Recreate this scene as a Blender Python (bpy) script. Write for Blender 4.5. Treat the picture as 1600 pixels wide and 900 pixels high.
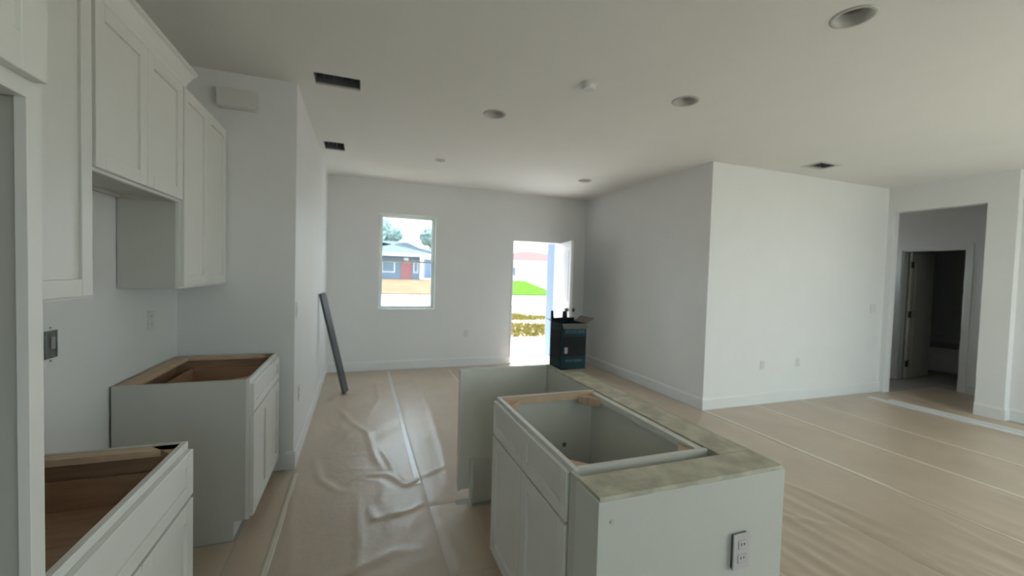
import bpy, bmesh, math, random
import numpy as np
from mathutils import Vector, Matrix, noise
random.seed(7)
for o in list(bpy.data.objects): bpy.data.objects.remove(o)
S = bpy.context.scene
C = S.collection

# ------------------------------------------------------------------ camera
cam = bpy.data.cameras.new('camera'); co = bpy.data.objects.new('camera', cam); C.objects.link(co)
F_PX, YAW, PITCH, ROLL = 650.0, 0.349, -0.0342, 0.0292
cam.sensor_fit = 'HORIZONTAL'; cam.sensor_width = 36.0; cam.lens = 36.0 * F_PX / 1600.0
cam.clip_start = 0.02; cam.clip_end = 400
sn, cs = math.sin(YAW), math.cos(YAW); cp, sp = math.cos(PITCH), math.sin(PITCH)
fw = Vector((sn*cp, cs*cp, sp)); r0 = Vector((cs, -sn, 0)); u0 = r0.cross(fw)
rt = r0*math.cos(ROLL) + u0*math.sin(ROLL); up = -r0*math.sin(ROLL) + u0*math.cos(ROLL)
co.matrix_world = Matrix(((rt.x, up.x, -fw.x, 0), (rt.y, up.y, -fw.y, 0), (rt.z, up.z, -fw.z, 1.49), (0, 0, 0, 1)))
cam.dof.use_dof = True; cam.dof.focus_distance = 0.9; cam.dof.aperture_fstop = 14.6/4.0
S.camera = co

# ------------------------------------------------------------------ world, sun, exposure
W = bpy.data.worlds.new('sky'); S.world = W; W.use_nodes = True
nt = W.node_tree; nt.nodes.clear()
out = nt.nodes.new('ShaderNodeOutputWorld'); bg = nt.nodes.new('ShaderNodeBackground')
tc = nt.nodes.new('ShaderNodeTexCoord'); mp = nt.nodes.new('ShaderNodeMapping'); mp.inputs['Scale'].default_value = (1.5, 1.5, 4)
nz = nt.nodes.new('ShaderNodeTexNoise'); nz.inputs['Scale'].default_value = 2.6; nz.inputs['Detail'].default_value = 5
cr = nt.nodes.new('ShaderNodeValToRGB')
cr.color_ramp.elements[0].position = 0.38; cr.color_ramp.elements[0].color = (0.62, 0.81, 1.0, 1)
cr.color_ramp.elements[1].position = 0.62; cr.color_ramp.elements[1].color = (0.97, 1.0, 1.0, 1)
nt.links.new(tc.outputs['Generated'], mp.inputs[0]); nt.links.new(mp.outputs[0], nz.inputs[0])
nt.links.new(nz.outputs['Fac'], cr.inputs[0]); nt.links.new(cr.outputs[0], bg.inputs['Color'])
bg.inputs['Strength'].default_value = 1.0
nt.links.new(bg.outputs[0], out.inputs[0])
SUN = bpy.data.lights.new('sun', 'SUN'); SUN.energy = 3.6; SUN.angle = math.radians(4); SUN.color = (1, 0.98, 0.95)
so = bpy.data.objects.new('sun', SUN); C.objects.link(so); so.rotation_euler = (math.radians(-18), math.radians(4), 0)
so.location = (0, 10, 20)
S.view_settings.view_transform = 'Standard'; S.view_settings.look = 'None'
S.view_settings.gamma = 1.0; S.view_settings.use_curve_mapping = False
S.view_settings.exposure = 2.6

# ------------------------------------------------------------------ dimensions
H = 2.81                     # ceiling
XK, YK = -1.16, 3.39         # kitchen side wall, kitchen end wall
XL, YB = -0.45, 6.44         # living room side wall, front wall of the house
XW, YW = 3.684, 3.66         # corner of the projecting room
XR = 6.82                    # wall with the hall opening
YE = 2.45                    # end of that wall, jog after it
YR = -1.5                    # rear wall of the house
XJ = 6.92
RX0, RX1, RZ = 3.3, 6.6, 2.42   # rear sliding door, out of view, invented to supply daylight
SY0, SY1 = -1.2, 0.4      # side opening, out of view, added for more daylight
def portal(name, loc, rot, sx, sy):
    l = bpy.data.lights.new(name, 'AREA'); l.shape = 'RECTANGLE'; l.size = sx; l.size_y = sy; l.cycles.is_portal = True
    o = bpy.data.objects.new(name, l); C.objects.link(o); o.location = loc; o.rotation_euler = rot
portal('daylight_portal', ((RX0+RX1)/2, YR-0.14, 1.2), (math.pi/2, 0, 0), RX1-RX0, 2.4)
portal('daylight_portal', (XJ+0.14, (SY0+SY1)/2, 1.2), (math.pi/2, 0, math.pi/2), SY1-SY0, 2.4)
portal('daylight_portal', (0.25, YR-0.14, 1.6), (math.pi/2, 0, 0), 0.9, 1.0)
portal('daylight_portal', (7.5, 5.04, 1.95), (-math.pi/2, 0, 0), 0.6, 0.5)
portal('daylight_portal', (2.76, YB+0.14, 1.02), (-math.pi/2, 0, 0), 0.9, 2.05)
portal('daylight_portal', (0.66, YB+0.14, 1.61), (-math.pi/2, 0, 0), 0.86, 1.43)

# ------------------------------------------------------------------ materials
M = {}
def mat(n, col, rough=0.6, var=0.0, scale=8, bump=0.0, bscale=40, metal=0.0, coat=0.0, stretch=None, spec=0.5):
    m = bpy.data.materials.new(n); m.use_nodes = True; t = m.node_tree; b = t.nodes['Principled BSDF']
    b.inputs['Roughness'].default_value = rough; b.inputs['Metallic'].default_value = metal
    b.inputs['Coat Weight'].default_value = coat; b.inputs['Coat Roughness'].default_value = 0.3
    b.inputs['Specular IOR Level'].default_value = spec
    tcn = t.nodes.new('ShaderNodeTexCoord'); mpn = t.nodes.new('ShaderNodeMapping')
    if stretch: mpn.inputs['Scale'].default_value = stretch
    t.links.new(tcn.outputs['Object'], mpn.inputs[0])
    n1 = t.nodes.new('ShaderNodeTexNoise'); n1.inputs['Scale'].default_value = scale; n1.inputs['Detail'].default_value = 4
    t.links.new(mpn.outputs[0], n1.inputs[0])
    rp = t.nodes.new('ShaderNodeValToRGB')
    rp.color_ramp.elements[0].position = 0.3; rp.color_ramp.elements[1].position = 0.7
    rp.color_ramp.elements[0].color = tuple(c*(1-var) for c in col)+(1,)
    rp.color_ramp.elements[1].color = tuple(min(1, c*(1+var)) for c in col)+(1,)
    t.links.new(n1.outputs['Fac'], rp.inputs[0]); t.links.new(rp.outputs[0], b.inputs['Base Color'])
    if bump:
        n2 = t.nodes.new('ShaderNodeTexNoise'); n2.inputs['Scale'].default_value = bscale; n2.inputs['Detail'].default_value = 3
        bp = t.nodes.new('ShaderNodeBump'); bp.inputs['Strength'].default_value = bump; bp.inputs['Distance'].default_value = 0.01
        t.links.new(mpn.outputs[0], n2.inputs[0]); t.links.new(n2.outputs['Fac'], bp.inputs['Height']); t.links.new(bp.outputs[0], b.inputs['Normal'])
    M[n] = m; return m
mat('wall_paint', (0.81, 0.82, 0.82), 0.55, 0.01, 3, 0.05, 160)
mat('ceiling_paint', (0.85, 0.84, 0.80), 0.85, 0.01, 3, 0.12, 90)
mat('trim_white', (0.80, 0.81, 0.81), 0.4, 0.01)
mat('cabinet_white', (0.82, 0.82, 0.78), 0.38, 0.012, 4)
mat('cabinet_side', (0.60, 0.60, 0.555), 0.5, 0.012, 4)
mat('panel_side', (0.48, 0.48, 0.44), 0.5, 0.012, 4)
mat('melamine', (0.80, 0.80, 0.73), 0.5, 0.02, 5)
mat('birch', (0.47, 0.30, 0.19), 0.6, 0.14, 5, stretch=(1, 9, 9))
mat('pine', (0.62, 0.46, 0.32), 0.65, 0.12, 7, stretch=(2, 12, 2))
mat('raw_top', (0.60, 0.57, 0.46), 0.8, 0.2, 14, 0.3, 60)
mat('drywall', (0.68, 0.69, 0.635), 0.6, 0.012, 5, 0.05, 120)
mat('concrete', (0.42, 0.41, 0.39), 0.8, 0.08, 4)
mat('paper', (0.56, 0.445, 0.34), 0.40, 0.06, 2.2, 0.22, 22, coat=0.35)
mat('tape', (0.62, 0.60, 0.57), 0.3, 0.04, 9, coat=0.3)
mat('tape_clear', (0.74, 0.66, 0.55), 0.3, 0.04, 9, coat=0.3)
mat('dark_metal', (0.02, 0.02, 0.02), 0.4)
mat('duct', (0.16, 0.18, 0.185), 0.6, 0.15, 20)
mat('duct_lip', (0.42, 0.40, 0.36), 0.5, 0.1, 20)
mat('can_trim', (0.55, 0.54, 0.51), 0.5)
mat('can_inside', (0.30, 0.30, 0.30), 0.35, metal=0.4)
mat('plastic_white', (0.74, 0.74, 0.72), 0.35)
mat('plate_grey', (0.64, 0.62, 0.61), 0.4)
mat('shade_grey', (0.16, 0.16, 0.15), 0.6)  # shade as colour: behind the island outlet and inside the wall box
mat('slot', (0.03, 0.03, 0.03), 0.6)
mat('blue_box', (0.20, 0.23, 0.23), 0.5, 0.2, 50)
mat('plank_grey', (0.085, 0.09, 0.095), 0.5, 0.1, 12, stretch=(3, 3, 14))
mat('carton_teal', (0.008, 0.032, 0.040), 0.5, 0.15, 30, spec=0.12)
mat('carton_black', (0.008, 0.009, 0.011), 0.5, spec=0.12)
mat('carton_inside', (0.30, 0.28, 0.25), 0.8, 0.06, 30)
mat('carton_print', (0.035, 0.08, 0.10), 0.5, 0.5, 60, stretch=(1, 1, 0.2), spec=0.12)
mat('carton_pale', (0.30, 0.31, 0.31), 0.5)
mat('door_white', (0.72, 0.72, 0.74), 0.4)
mat('hall_door', (0.62, 0.61, 0.52), 0.45)
mat('tub', (0.75, 0.75, 0.74), 0.15)
mat('vinyl', (0.72, 0.78, 0.76), 0.4)
mat('blue_siding', (0.14, 0.20, 0.31), 0.7, 0.03, 4)
mat('sand', (0.27, 0.235, 0.205), 0.9, 0.12, 0.6, spec=0.05)
mat('slab', (0.60, 0.59, 0.57), 0.9, 0.04, 1.0, spec=0.1)
mat('dirt', (0.155, 0.118, 0.098), 0.9, 0.2, 1.2, spec=0.05)
mat('dry_grass', (0.12, 0.085, 0.055), 0.9, 0.15, 0.8, spec=0.05)
mat('road', (0.42, 0.41, 0.40), 0.9, 0.04, 0.5, spec=0.05)
mat('lawn', (0.033, 0.085, 0.004), 0.9, 0.12, 1.5, spec=0.05)
mat('weeds', (0.17, 0.15, 0.035), 0.9, 0.25, 3, spec=0.05)
mat('house_white', (0.60, 0.59, 0.58), 0.8, spec=0.05)
mat('house_blue', (0.15, 0.19, 0.24), 0.8, 0.05, 2, spec=0.05)
mat('roof_red', (0.13, 0.055, 0.055), 0.8, 0.1, 3, spec=0.05)
mat('roof_blue', (0.07, 0.09, 0.115), 0.8, 0.08, 3, spec=0.05)
mat('door_red', (0.26, 0.09, 0.095), 0.6)
mat('foliage', (0.13, 0.19, 0.185), 0.9, 0.3, 3, spec=0.05)
mat('bark', (0.22, 0.19, 0.16), 0.9)
def glass(n, tint=(0.95, 0.98, 0.97, 1)):
    m = bpy.data.materials.new(n); m.use_nodes = True; t = m.node_tree; t.nodes.clear()
    o = t.nodes.new('ShaderNodeOutputMaterial'); a = t.nodes.new('ShaderNodeBsdfTransparent'); g = t.nodes.new('ShaderNodeBsdfGlossy')
    g.inputs['Roughness'].default_value = 0.02; x = t.nodes.new('ShaderNodeMixShader'); x.inputs[0].default_value = 0.05
    a.inputs[0].default_value = tint
    t.links.new(a.outputs[0], x.inputs[1]); t.links.new(g.outputs[0], x.inputs[2]); t.links.new(x.outputs[0], o.inputs[0]); M[n] = m
glass('glass'); glass('tinted_glass', (0.885, 0.90, 0.865, 1))  # tint dims and warms daylight through the unseen rear panes

# ------------------------------------------------------------------ helpers
def box(bm, x0, x1, y0, y1, z0, z1, bev=0.0):
    r = bmesh.ops.create_cube(bm, size=1.0); vs = r['verts']
    for v in vs:
        v.co = Vector(((x0+x1)/2 + v.co.x*(x1-x0), (y0+y1)/2 + v.co.y*(y1-y0), (z0+z1)/2 + v.co.z*(z1-z0)))
    if bev > 0:
        es = list({e for v in vs for e in v.link_edges})
        bmesh.ops.bevel(bm, geom=es, offset=bev, segments=1, affect='EDGES')
    return vs
def cyl(bm, c, r, depth, axis='z', seg=28, r2=None):
    rs = bmesh.ops.create_cone(bm, cap_ends=True, segments=seg, radius1=r, radius2=r if r2 is None else r2, depth=depth)
    R = {'z': Matrix(), 'x': Matrix.Rotation(math.pi/2, 4, 'Y'), 'y': Matrix.Rotation(math.pi/2, 4, 'X')}[axis]
    bmesh.ops.transform(bm, matrix=Matrix.Translation(c) @ R, verts=rs['verts']); return rs['verts']
def prism(bm, pts, axis, a, b):
    """polygon in the two remaining axes, extruded from a to b along axis"""
    def P(u, v, w):
        return {'x': (w, u, v), 'y': (u, w, v), 'z': (u, v, w)}[axis]
    A = [bm.verts.new(P(u, v, a)) for u, v in pts]; B = [bm.verts.new(P(u, v, b)) for u, v in pts]
    n = len(pts); bm.faces.new(A); bm.faces.new(B[::-1])
    for i in range(n): bm.faces.new((A[i], B[i], B[(i+1) % n], A[(i+1) % n]))
    bmesh.ops.recalc_face_normals(bm, faces=bm.faces[:])
def obj(name, bm, material, parent=None, smooth=False):
    me = bpy.data.meshes.new(name)
    if parent is not None:
        p = parent; off = Vector((0, 0, 0))
        while p is not None: off += p.location; p = p.parent
        bmesh.ops.translate(bm, verts=bm.verts[:], vec=-off)
        o = bpy.data.objects.new(name, me); o.parent = parent
    else:
        o = bpy.data.objects.new(name, me)
    bm.to_mesh(me); bm.free(); C.objects.link(o)
    for m in (material if isinstance(material, (list, tuple)) else [material]): me.materials.append(M[m])
    if smooth:
        for p in me.polygons: p.use_smooth = True
    return o
def boxobj(name, b, material, parent=None, bev=0.0):
    bm = bmesh.new(); box(bm, *b, bev); return obj(name, bm, material, parent)
def tag(o, label, cat, group=None):
    o['label'] = label; o['category'] = cat
    if group: o['group'] = group
    return o
def thing(name, label, cat, loc, group=None):
    o = bpy.data.objects.new(name, None); C.objects.link(o); o.location = loc; o.empty_display_size = 0.1
    return tag(o, label, cat, group)
def struct(name, boxes, material, bev=0.0):
    bm = bmesh.new()
    for b in boxes: box(bm, *b, bev)
    o = obj(name, bm, material); o['kind'] = 'structure'; return o

# ------------------------------------------------------------------ room shell
T = 0.12
struct('floor', [(XK-T, XJ+T, YR-T, YB+T, -0.2, 0.0), (XJ+T, XJ+3.9, 2.0, YB+T, -0.2, 0.0)], 'concrete')
struct('wall_left', [(XK-T, XK, YR-T, YK+T, 0, H)], 'wall_paint')
struct('wall_kitchen_end', [(XK, XL, YK, YK+T, 0, H)], 'wall_paint')
struct('wall_living', [(XL-T, XL, YK+T, YB+T, 0, H)], 'wall_paint')
WX0, WX1, WZ0, WZ1 = 0.245, 1.072, 0.90, 2.325
DX0, DX1, DZ = 2.325, 3.20, 2.06
struct('wall_back', [(XL, WX0, YB, YB+T, 0, H), (WX1, DX0, YB, YB+T, 0, H), (DX1, XW, YB, YB+T, 0, H),
                     (WX0, WX1, YB, YB+T, 0, WZ0), (WX0, WX1, YB, YB+T, WZ1, H), (DX0, DX1, YB, YB+T, DZ, H)], 'wall_paint')
struct('wall_bump', [(XW, XW+T, YW, YB+T, 0, H)], 'wall_paint')
struct('wall_bump_front', [(XW+T, XR, YW, YW+T, 0, H)], 'wall_paint')
OY0, OY1, OZ = 2.692, 3.595, 2.475
struct('wall_right', [(XR, XR+T, OY1, YW+T, 0, H), (XR, XR+T, YE, OY0, 0, H), (XR, XR+T, OY0, OY1, OZ, H)], 'wall_paint')
struct('wall_right_rear', [(XJ, XJ+T, YR-T, SY0, 0, H), (XJ, XJ+T, SY1, YE, 0, H), (XJ, XJ+T, SY0, SY1, RZ, H)], 'wall_paint')
struct('wall_rear', [(XK, -0.2, YR-T, YR, 0, H), (0.7, RX0, YR-T, YR, 0, H), (-0.2, 0.7, YR-T, YR, 0, 1.1), (-0.2, 0.7, YR-T, YR, 2.2, H), (RX1, XJ, YR-T, YR, 0, H), (RX0, RX1, YR-T, YR, RZ, H)], 'wall_paint')
# hall and the dark room behind it
HX = 8.0
DY0, DY1, DH = 3.325, 4.07, 2.035
struct('wall_hall', [(HX, HX+T, 2.0, DY0, 0, H), (HX, HX+T, DY1, 5.0, 0, H), (HX, HX+T, DY0, DY1, DH, H)], 'wall_paint')
struct('wall_hall_end', [(XJ+T, HX, 2.0, 2.12, 0, H), (XR+T, 7.2, 4.88, 5.0, 0, H), (7.8, HX, 4.88, 5.0, 0, H), (7.2, 7.8, 4.88, 5.0, 0, 1.7), (7.2, 7.8, 4.88, 5.0, 2.2, H)], 'wall_paint')  # unseen window gap at the far end, added to light the hall
struct('wall_hall_side', [(XR, XR+T, YW+T, 5.0, 0, H)], 'wall_paint')
struct('wall_bath', [(10.6, 10.7, 2.0, 5.6, 0, H), (HX+T, 10.6, 2.0, 2.1, 0, H), (HX+T, 10.6, 5.5, 5.6, 0, H), (HX, HX+T, 5.0, 5.6, 0, H)], 'wall_paint')

# ceiling with recesses for cans and vents
CANS = [(2.270, 1.415), (2.247, 2.524), (1.022, 3.35), (2.895, 5.129)]
VENTS = [(-0.325, -0.025, 3.15, 3.345), (-0.39, -0.19, 4.79, 5.095), (4.72, 4.99, 3.18, 3.37)]
bm = bmesh.new(); prism(bm, [(XK-T, YR-T), (XJ+T, YR-T), (XJ+T, 2.0), (10.7, 2.0), (10.7, YB+T), (XK-T, YB+T)], 'z', H, H+0.3); ceil = obj('ceiling', bm, 'ceiling_paint'); ceil['kind'] = 'structure'
bm = bmesh.new()
for x, y in CANS: cyl(bm, (x, y, H+0.03), 0.0775, 0.26)
for a, b, c, d in VENTS: box(bm, a, b, c, d, H-0.1, H+0.16)
cut = obj('cutter', bm, 'slot')
md = ceil.modifiers.new('cut', 'BOOLEAN'); md.object = cut; md.operation = 'DIFFERENCE'; md.solver = 'EXACT'
dg = bpy.context.evaluated_depsgraph_get()
nm = bpy.data.meshes.new_from_object(ceil.evaluated_get(dg)); ceil.modifiers.clear(); ceil.data = nm
bpy.data.objects.remove(cut)
while len(nm.materials) > 1: nm.materials.pop()

struct('sun_block_eave', [(XK-0.6, XW+T, YB+T, YB+T+0.6, H-0.02, H+0.16)], 'trim_white')  # unseen overhang added to keep direct sun out of the front openings
# baseboards (profile: flat board with eased top)
def base_prof(t=0.014, h=0.135): return [(0, 0), (t, 0), (t, h-0.02), (t*0.45, h), (0, h)]
def baseboard(name, axis, wall, sgn, a, b):
    bm = bmesh.new(); pts = [(wall+sgn*u, v) for u, v in base_prof()]
    prism(bm, pts, 'y' if axis == 'y' else 'x', a, b); o = obj(name, bm, 'trim_white'); o['kind'] = 'structure'
baseboard('baseboard_left', 'y', XL, 1, YK, YB)
baseboard('baseboard_kitchen', 'x', YK, -1, -0.50, XL+0.014)
baseboard('baseboard_back_1', 'x', YB, -1, XL+0.014, DX0)
baseboard('baseboard_back_2', 'x', YB, -1, DX1+0.06, XW-0.014)
baseboard('baseboard_bump', 'y', XW, -1, YW, YB)
baseboard('baseboard_front', 'x', YW, -1, XW-0.014, XR)
baseboard('baseboard_right', 'y', XR, -1, YE, OY0)
baseboard('baseboard_right_jog', 'x', YE, -1, XR-0.014, XJ-0.014)
baseboard('baseboard_right_rear', 'y', XJ, -1, SY1, YE)
baseboard('baseboard_hall_1', 'y', HX, -1, 2.12, DY0-0.075)
baseboard('baseboard_hall_2', 'y', HX, -1, DY1+0.075, 4.88)

# hall door casing
def casing(name, axis, face, sgn, a, b, ztop, w, t=0.016):
    bm = bmesh.new()
    f0, f1 = sorted((face, face+sgn*t))
    for (u0, u1, z0, z1) in ((a-w, a, 0, ztop), (b, b+w, 0, ztop), (a-w, b+w, ztop, ztop+w)):
        if axis == 'y': box(bm, f0, f1, u0, u1, z0, z1, 0.003)
        else: box(bm, u0, u1, f0, f1, z0, z1, 0.003)
    o = obj(name, bm, 'trim_white'); o['kind'] = 'structure'; return o
casing('trim_1', 'y', HX, -1, DY0, DY1, DH, 0.07)
bm = bmesh.new()
box(bm, HX, HX+T, DY0, DY0+0.02, 0, DH); box(bm, HX, HX+T, DY1-0.02, DY1, 0, DH); box(bm, HX, HX+T, DY0, DY1, DH-0.02, DH)
o = obj('trim_2', bm, 'trim_white'); o['kind'] = 'structure'

# window in the front wall: frame, two sashes, glass, sill
def window(name, x0, x1, z0, z1, y, zm):
    bm = bmesh.new(); fwid = 0.032
    for b in ((x0, x0+fwid, z0, z1), (x1-fwid, x1, z0, z1), (x0+fwid, x1-fwid, z0, z0+fwid), (x0+fwid, x1-fwid, z1-fwid, z1)):
        box(bm, b[0], b[1], y, y+0.06, b[2], b[3], 0.003)
    w = obj(name, bm, 'vinyl'); w['kind'] = 'structure'
    for nme, a, b, dy in (('lower_sash', z0+fwid, zm+0.012, 0.008), ('upper_sash', zm-0.012, z1-fwid, 0.032)):
        bm = bmesh.new(); q = 0.02
        for c in ((x0+fwid, x0+fwid+q, a, b), (x1-fwid-q, x1-fwid, a, b), (x0+fwid+q, x1-fwid-q, a, a+q), (x0+fwid+q, x1-fwid-q, b-q, b)):
            box(bm, c[0], c[1], y+dy, y+dy+0.022, c[2], c[3], 0.002)
        s = obj(nme, bm, 'vinyl', w)
        boxobj('pane', (x0+fwid+q, x1-fwid-q, y+dy+0.009, y+dy+0.013, a+q, b-q), 'glass', s)
    bm = bmesh.new(); box(bm, x0, x1, YB-0.012, y, z0, z0+0.012, 0.003); obj('window_sill', bm, 'trim_white', w)
    bm = bmesh.new(); box(bm, (x0+x1)/2-0.03, (x0+x1)/2+0.03, y-0.004, y+0.008, zm+0.002, zm+0.018, 0.003); obj('sash_lock', bm, 'plastic_white', w)
window('window_1', WX0, WX1, WZ0, WZ1, YB+0.055, 1.625)
bm = bmesh.new()  # unseen kitchen window, added to light the island and sink doors
for b in ((-0.2, -0.15, 1.1, 2.2), (0.65, 0.7, 1.1, 2.2), (0.225, 0.275, 1.15, 2.15), (-0.15, 0.65, 1.1, 1.15), (-0.15, 0.65, 2.15, 2.2)): box(bm, b[0], b[1], YR-0.09, YR-0.04, b[2], b[3])
w = obj('added_kitchen_window', bm, 'vinyl'); w['kind'] = 'structure'
for a, b in ((-0.15, 0.225), (0.275, 0.65)): boxobj('pane', (a, b, YR-0.067, YR-0.061, 1.15, 2.15), 'tinted_glass', w)
# unseen sliding glass door in the rear wall, invented as a daylight source
bm = bmesh.new(); y0 = YR-0.09
for a in (RX0, RX0+1.09, RX0+2.18, RX1-0.07): box(bm, a, a+0.07, y0, y0+0.05, 0.0, RZ)
box(bm, RX0, RX1, y0, y0+0.05, RZ-0.06, RZ); box(bm, RX0, RX1, y0, y0+0.05, 0, 0.05)
w = obj('added_rear_door', bm, 'vinyl'); w['kind'] = 'structure'
for a in (RX0, RX0+1.09, RX0+2.18):
    boxobj('pane', (a+0.07, a+1.08, y0+0.022, y0+0.028, 0.05, RZ-0.06), 'tinted_glass', w)

bm = bmesh.new(); x0 = XJ+0.04  # unseen glass door in the side wall, added to let in light
for a in (SY0, (SY0+SY1)/2-0.035, SY1-0.07): box(bm, x0, x0+0.05, a, a+0.07, 0.0, RZ)
box(bm, x0, x0+0.05, SY0, SY1, RZ-0.06, RZ); box(bm, x0, x0+0.05, SY0, SY1, 0, 0.05)
w = obj('added_side_door', bm, 'vinyl'); w['kind'] = 'structure'
for a, b in ((SY0+0.07, (SY0+SY1)/2-0.035), ((SY0+SY1)/2+0.035, SY1-0.07)):
    boxobj('pane', (x0+0.022, x0+0.028, a, b, 0.05, RZ-0.06), 'tinted_glass', w)
# front door: frame and the leaf standing open into the room
bm = bmesh.new()
for b in ((DX0, DX0+0.03, 0, DZ), (DX1-0.03, DX1, 0, DZ), (DX0+0.03, DX1-0.03, DZ-0.03, DZ)):
    box(bm, b[0], b[1], YB-0.005, YB+T+0.02, b[2], b[3], 0.003)
fr = obj('trim_3', bm, 'trim_white'); fr['kind'] = 'structure'
boxobj('trim_5', (DX0+0.03, DX1-0.03, YB-0.02, YB+T+0.03, 0.0, 0.022), 'plate_grey', None, 0.004)['kind'] = 'structure'
hx, hy = DX1-0.035, YB-0.008
leaf = bpy.data.objects.new('door_1', None); C.objects.link(leaf); leaf['kind'] = 'structure'
leaf.location = (hx, hy, 0.012); leaf.rotation_euler = (0, 0, math.radians(77))
LW, LH = 0.84, 2.01
def local(name, bm, m, parent):
    me = bpy.data.meshes.new(name); bm.to_mesh(me); bm.free(); me.materials.append(M[m])
    o = bpy.data.objects.new(name, me); C.objects.link(o); o.parent = parent; return o
bm = bmesh.new(); box(bm, -LW, 0, -0.044, 0, 0, LH, 0.003); local('leaf', bm, 'door_white', leaf)
for z0, z1 in ((0.2, 0.95), (1.08, LH-0.15)):
    for side in (0.0, -0.044):
        bm = bmesh.new(); s = 1 if side == 0 else -1
        ya, yb = sorted((side, side+s*0.006))
        box(bm, -LW+0.12, -0.12, ya, yb, z0, z1, 0.0025)
        for k in range(1, 5):
            xx = -LW+0.12+k*(LW-0.24)/5; box(bm, xx-0.006, xx+0.006, *sorted((side+s*0.004, side+s*0.010)), z0+0.02, z1-0.02)
        local('raised_panel', bm, 'door_white', leaf)
bm = bmesh.new(); cyl(bm, (-LW+0.065, 0.03, 0.95), 0.027, 0.045, 'y', 16); cyl(bm, (-LW+0.065, -0.074, 0.95), 0.027, 0.045, 'y', 16)
cyl(bm, (-LW+0.065, -0.022, 0.95), 0.012, 0.11, 'y', 10); local('knob', bm, 'dark_metal', leaf)

# hall door leaf, open into the dark room, black hinges
leaf2 = bpy.data.objects.new('door_3', None); C.objects.link(leaf2); leaf2['kind'] = 'structure'
leaf2.location = (HX+T+0.004, DY1-0.03, 0.012); leaf2.rotation_euler = (0, 0, math.radians(4))
bm = bmesh.new(); box(bm, 0, 0.70, -0.035, 0, 0, DH-0.04, 0.002); local('leaf', bm, 'hall_door', leaf2)
for z0, z1 in ((0.22, 0.95), (1.08, DH-0.2)):
    bm = bmesh.new(); box(bm, 0.12, 0.58, -0.041, -0.035, z0, z1, 0.0025); local('raised_panel', bm, 'hall_door', leaf2)
for z in (0.24, 1.02, 1.80):
    bm = bmesh.new(); cyl(bm, (-0.014, -0.040, z), 0.012, 0.10, 'z', 12); box(bm, -0.02, 0.03, -0.048, -0.036, z-0.05, z+0.05); local('hinge', bm, 'dark_metal', leaf2)
# bathtub in the dark room
t = thing('bathtub', 'white bathtub in the dark room beyond the hall door', 'bathtub', (9.9, 4.0, 0))
bm = bmesh.new(); box(bm, 9.45, 10.55, 2.9, 5.0, 0, 0.42, 0.03)
top = [f for f in bm.faces if f.normal.z > 0.9 and f.calc_area() > 1][0]
r = bmesh.ops.inset_region(bm, faces=[top], thickness=0.09)
bmesh.ops.translate(bm, verts=list(top.verts), vec=(0, 0, -0.34)); obj('basin', bm, 'tub', t)
boxobj('apron_panel', (9.436, 9.45, 3.0, 4.9, 0.05, 0.33), 'tub', t, 0.004)

# ------------------------------------------------------------------ floor covering: paper sheets with folds, taped seams
FOLDS = []     # (polyline, amplitude, width)
def fold(pts, a, w): FOLDS.append((np.array(pts, float), a*0.72, w*1.1))
fold([(-0.2, 4.75), (-0.08, 4.3), (0.08, 3.95), (0.13, 3.4), (0.2, 3.1)], 0.013, 0.022)
fold([(-0.33, 3.6), (-0.25, 3.15), (-0.12, 2.95), (0.0, 2.9)], 0.012, 0.02)
fold([(-0.12, 3.0), (0.05, 3.12), (0.2, 3.1), (0.32, 2.9), (0.46, 3.0), (0.7, 3.15)], 0.014, 0.022)
fold([(0.05, 2.75), (0.1, 2.55), (0.3, 2.58), (0.45, 2.66), (0.52, 2.6)], 0.014, 0.02)
fold([(0.14, 3.7), (0.23, 3.3), (0.28, 2.95)], 0.012, 0.02)
fold([(0.42, 3.05), (0.44, 2.5), (0.5, 2.0), (0.46, 1.2)], 0.010, 0.018)
fold([(-0.3, 2.2), (-0.1, 2.1), (0.2, 2.22), (0.4, 2.15)], 0.008, 0.03)
fold([(0.0, 2.9), (0.02, 2.3), (-0.05, 1.6), (-0.02, 0.8)], 0.007, 0.02)
fold([(0.2, 6.0), (0.22, 5.0), (0.1, 4.4)], 0.005, 0.02)
fold([(0.7, 6.2), (0.72, 4.5), (0.66, 3.3), (0.58, 2.7)], 0.007, 0.03)
fold([(-0.42, 3.1), (-0.3, 2.2), (-0.34, 1.2)], 0.006, 0.025)
fold([(1.05, 6.2), (1.0, 4.6), (1.1, 3.0)], 0.006, 0.02)
for k in range(16):     # short random crumples in the aisle
    x = -0.36+0.75*((k*0.618) % 1.0); y = 1.6+2.9*((k*0.381+0.13) % 1.0); a = k*2.4; L = 0.18+0.3*((k*0.27) % 1)
    fold([(x+L*math.cos(a)*s+0.05*math.sin(4*s+k), y+L*math.sin(a)*s) for s in (-0.5, -0.2, 0.1, 0.5)], 0.008, 0.022)
for k in range(44):     # long folds running along the rolls on the right side
    x = 1.45 + 4.6*((k*0.618) % 1.0)**1.5; y = 0.1 + 2.5*((k*0.381) % 1.0)
    L = 0.9 + 1.0*((k*0.27) % 1.0); dx = 0.30*(((k*0.77) % 1.0)-0.5)
    if x > 3.7: L *= 1.1
    pts = [(x+dx*s+0.03*math.sin(5*s+k), y+L*(s-0.5)) for s in (0, 0.25, 0.5, 0.75, 1.0)]
    fold(pts, (0.011 if x < 3.6 else 0.007), 0.022+0.012*((k*0.43) % 1))
fold([(1.9, 2.25), (2.35, 2.2), (2.62, 2.35), (2.7, 2.6), (2.6, 2.9)], 0.012, 0.025)
fold([(1.75, 1.75), (2.1, 1.9), (2.5, 1.85), (2.9, 1.5), (3.1, 1.0)], 0.012, 0.025)
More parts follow.
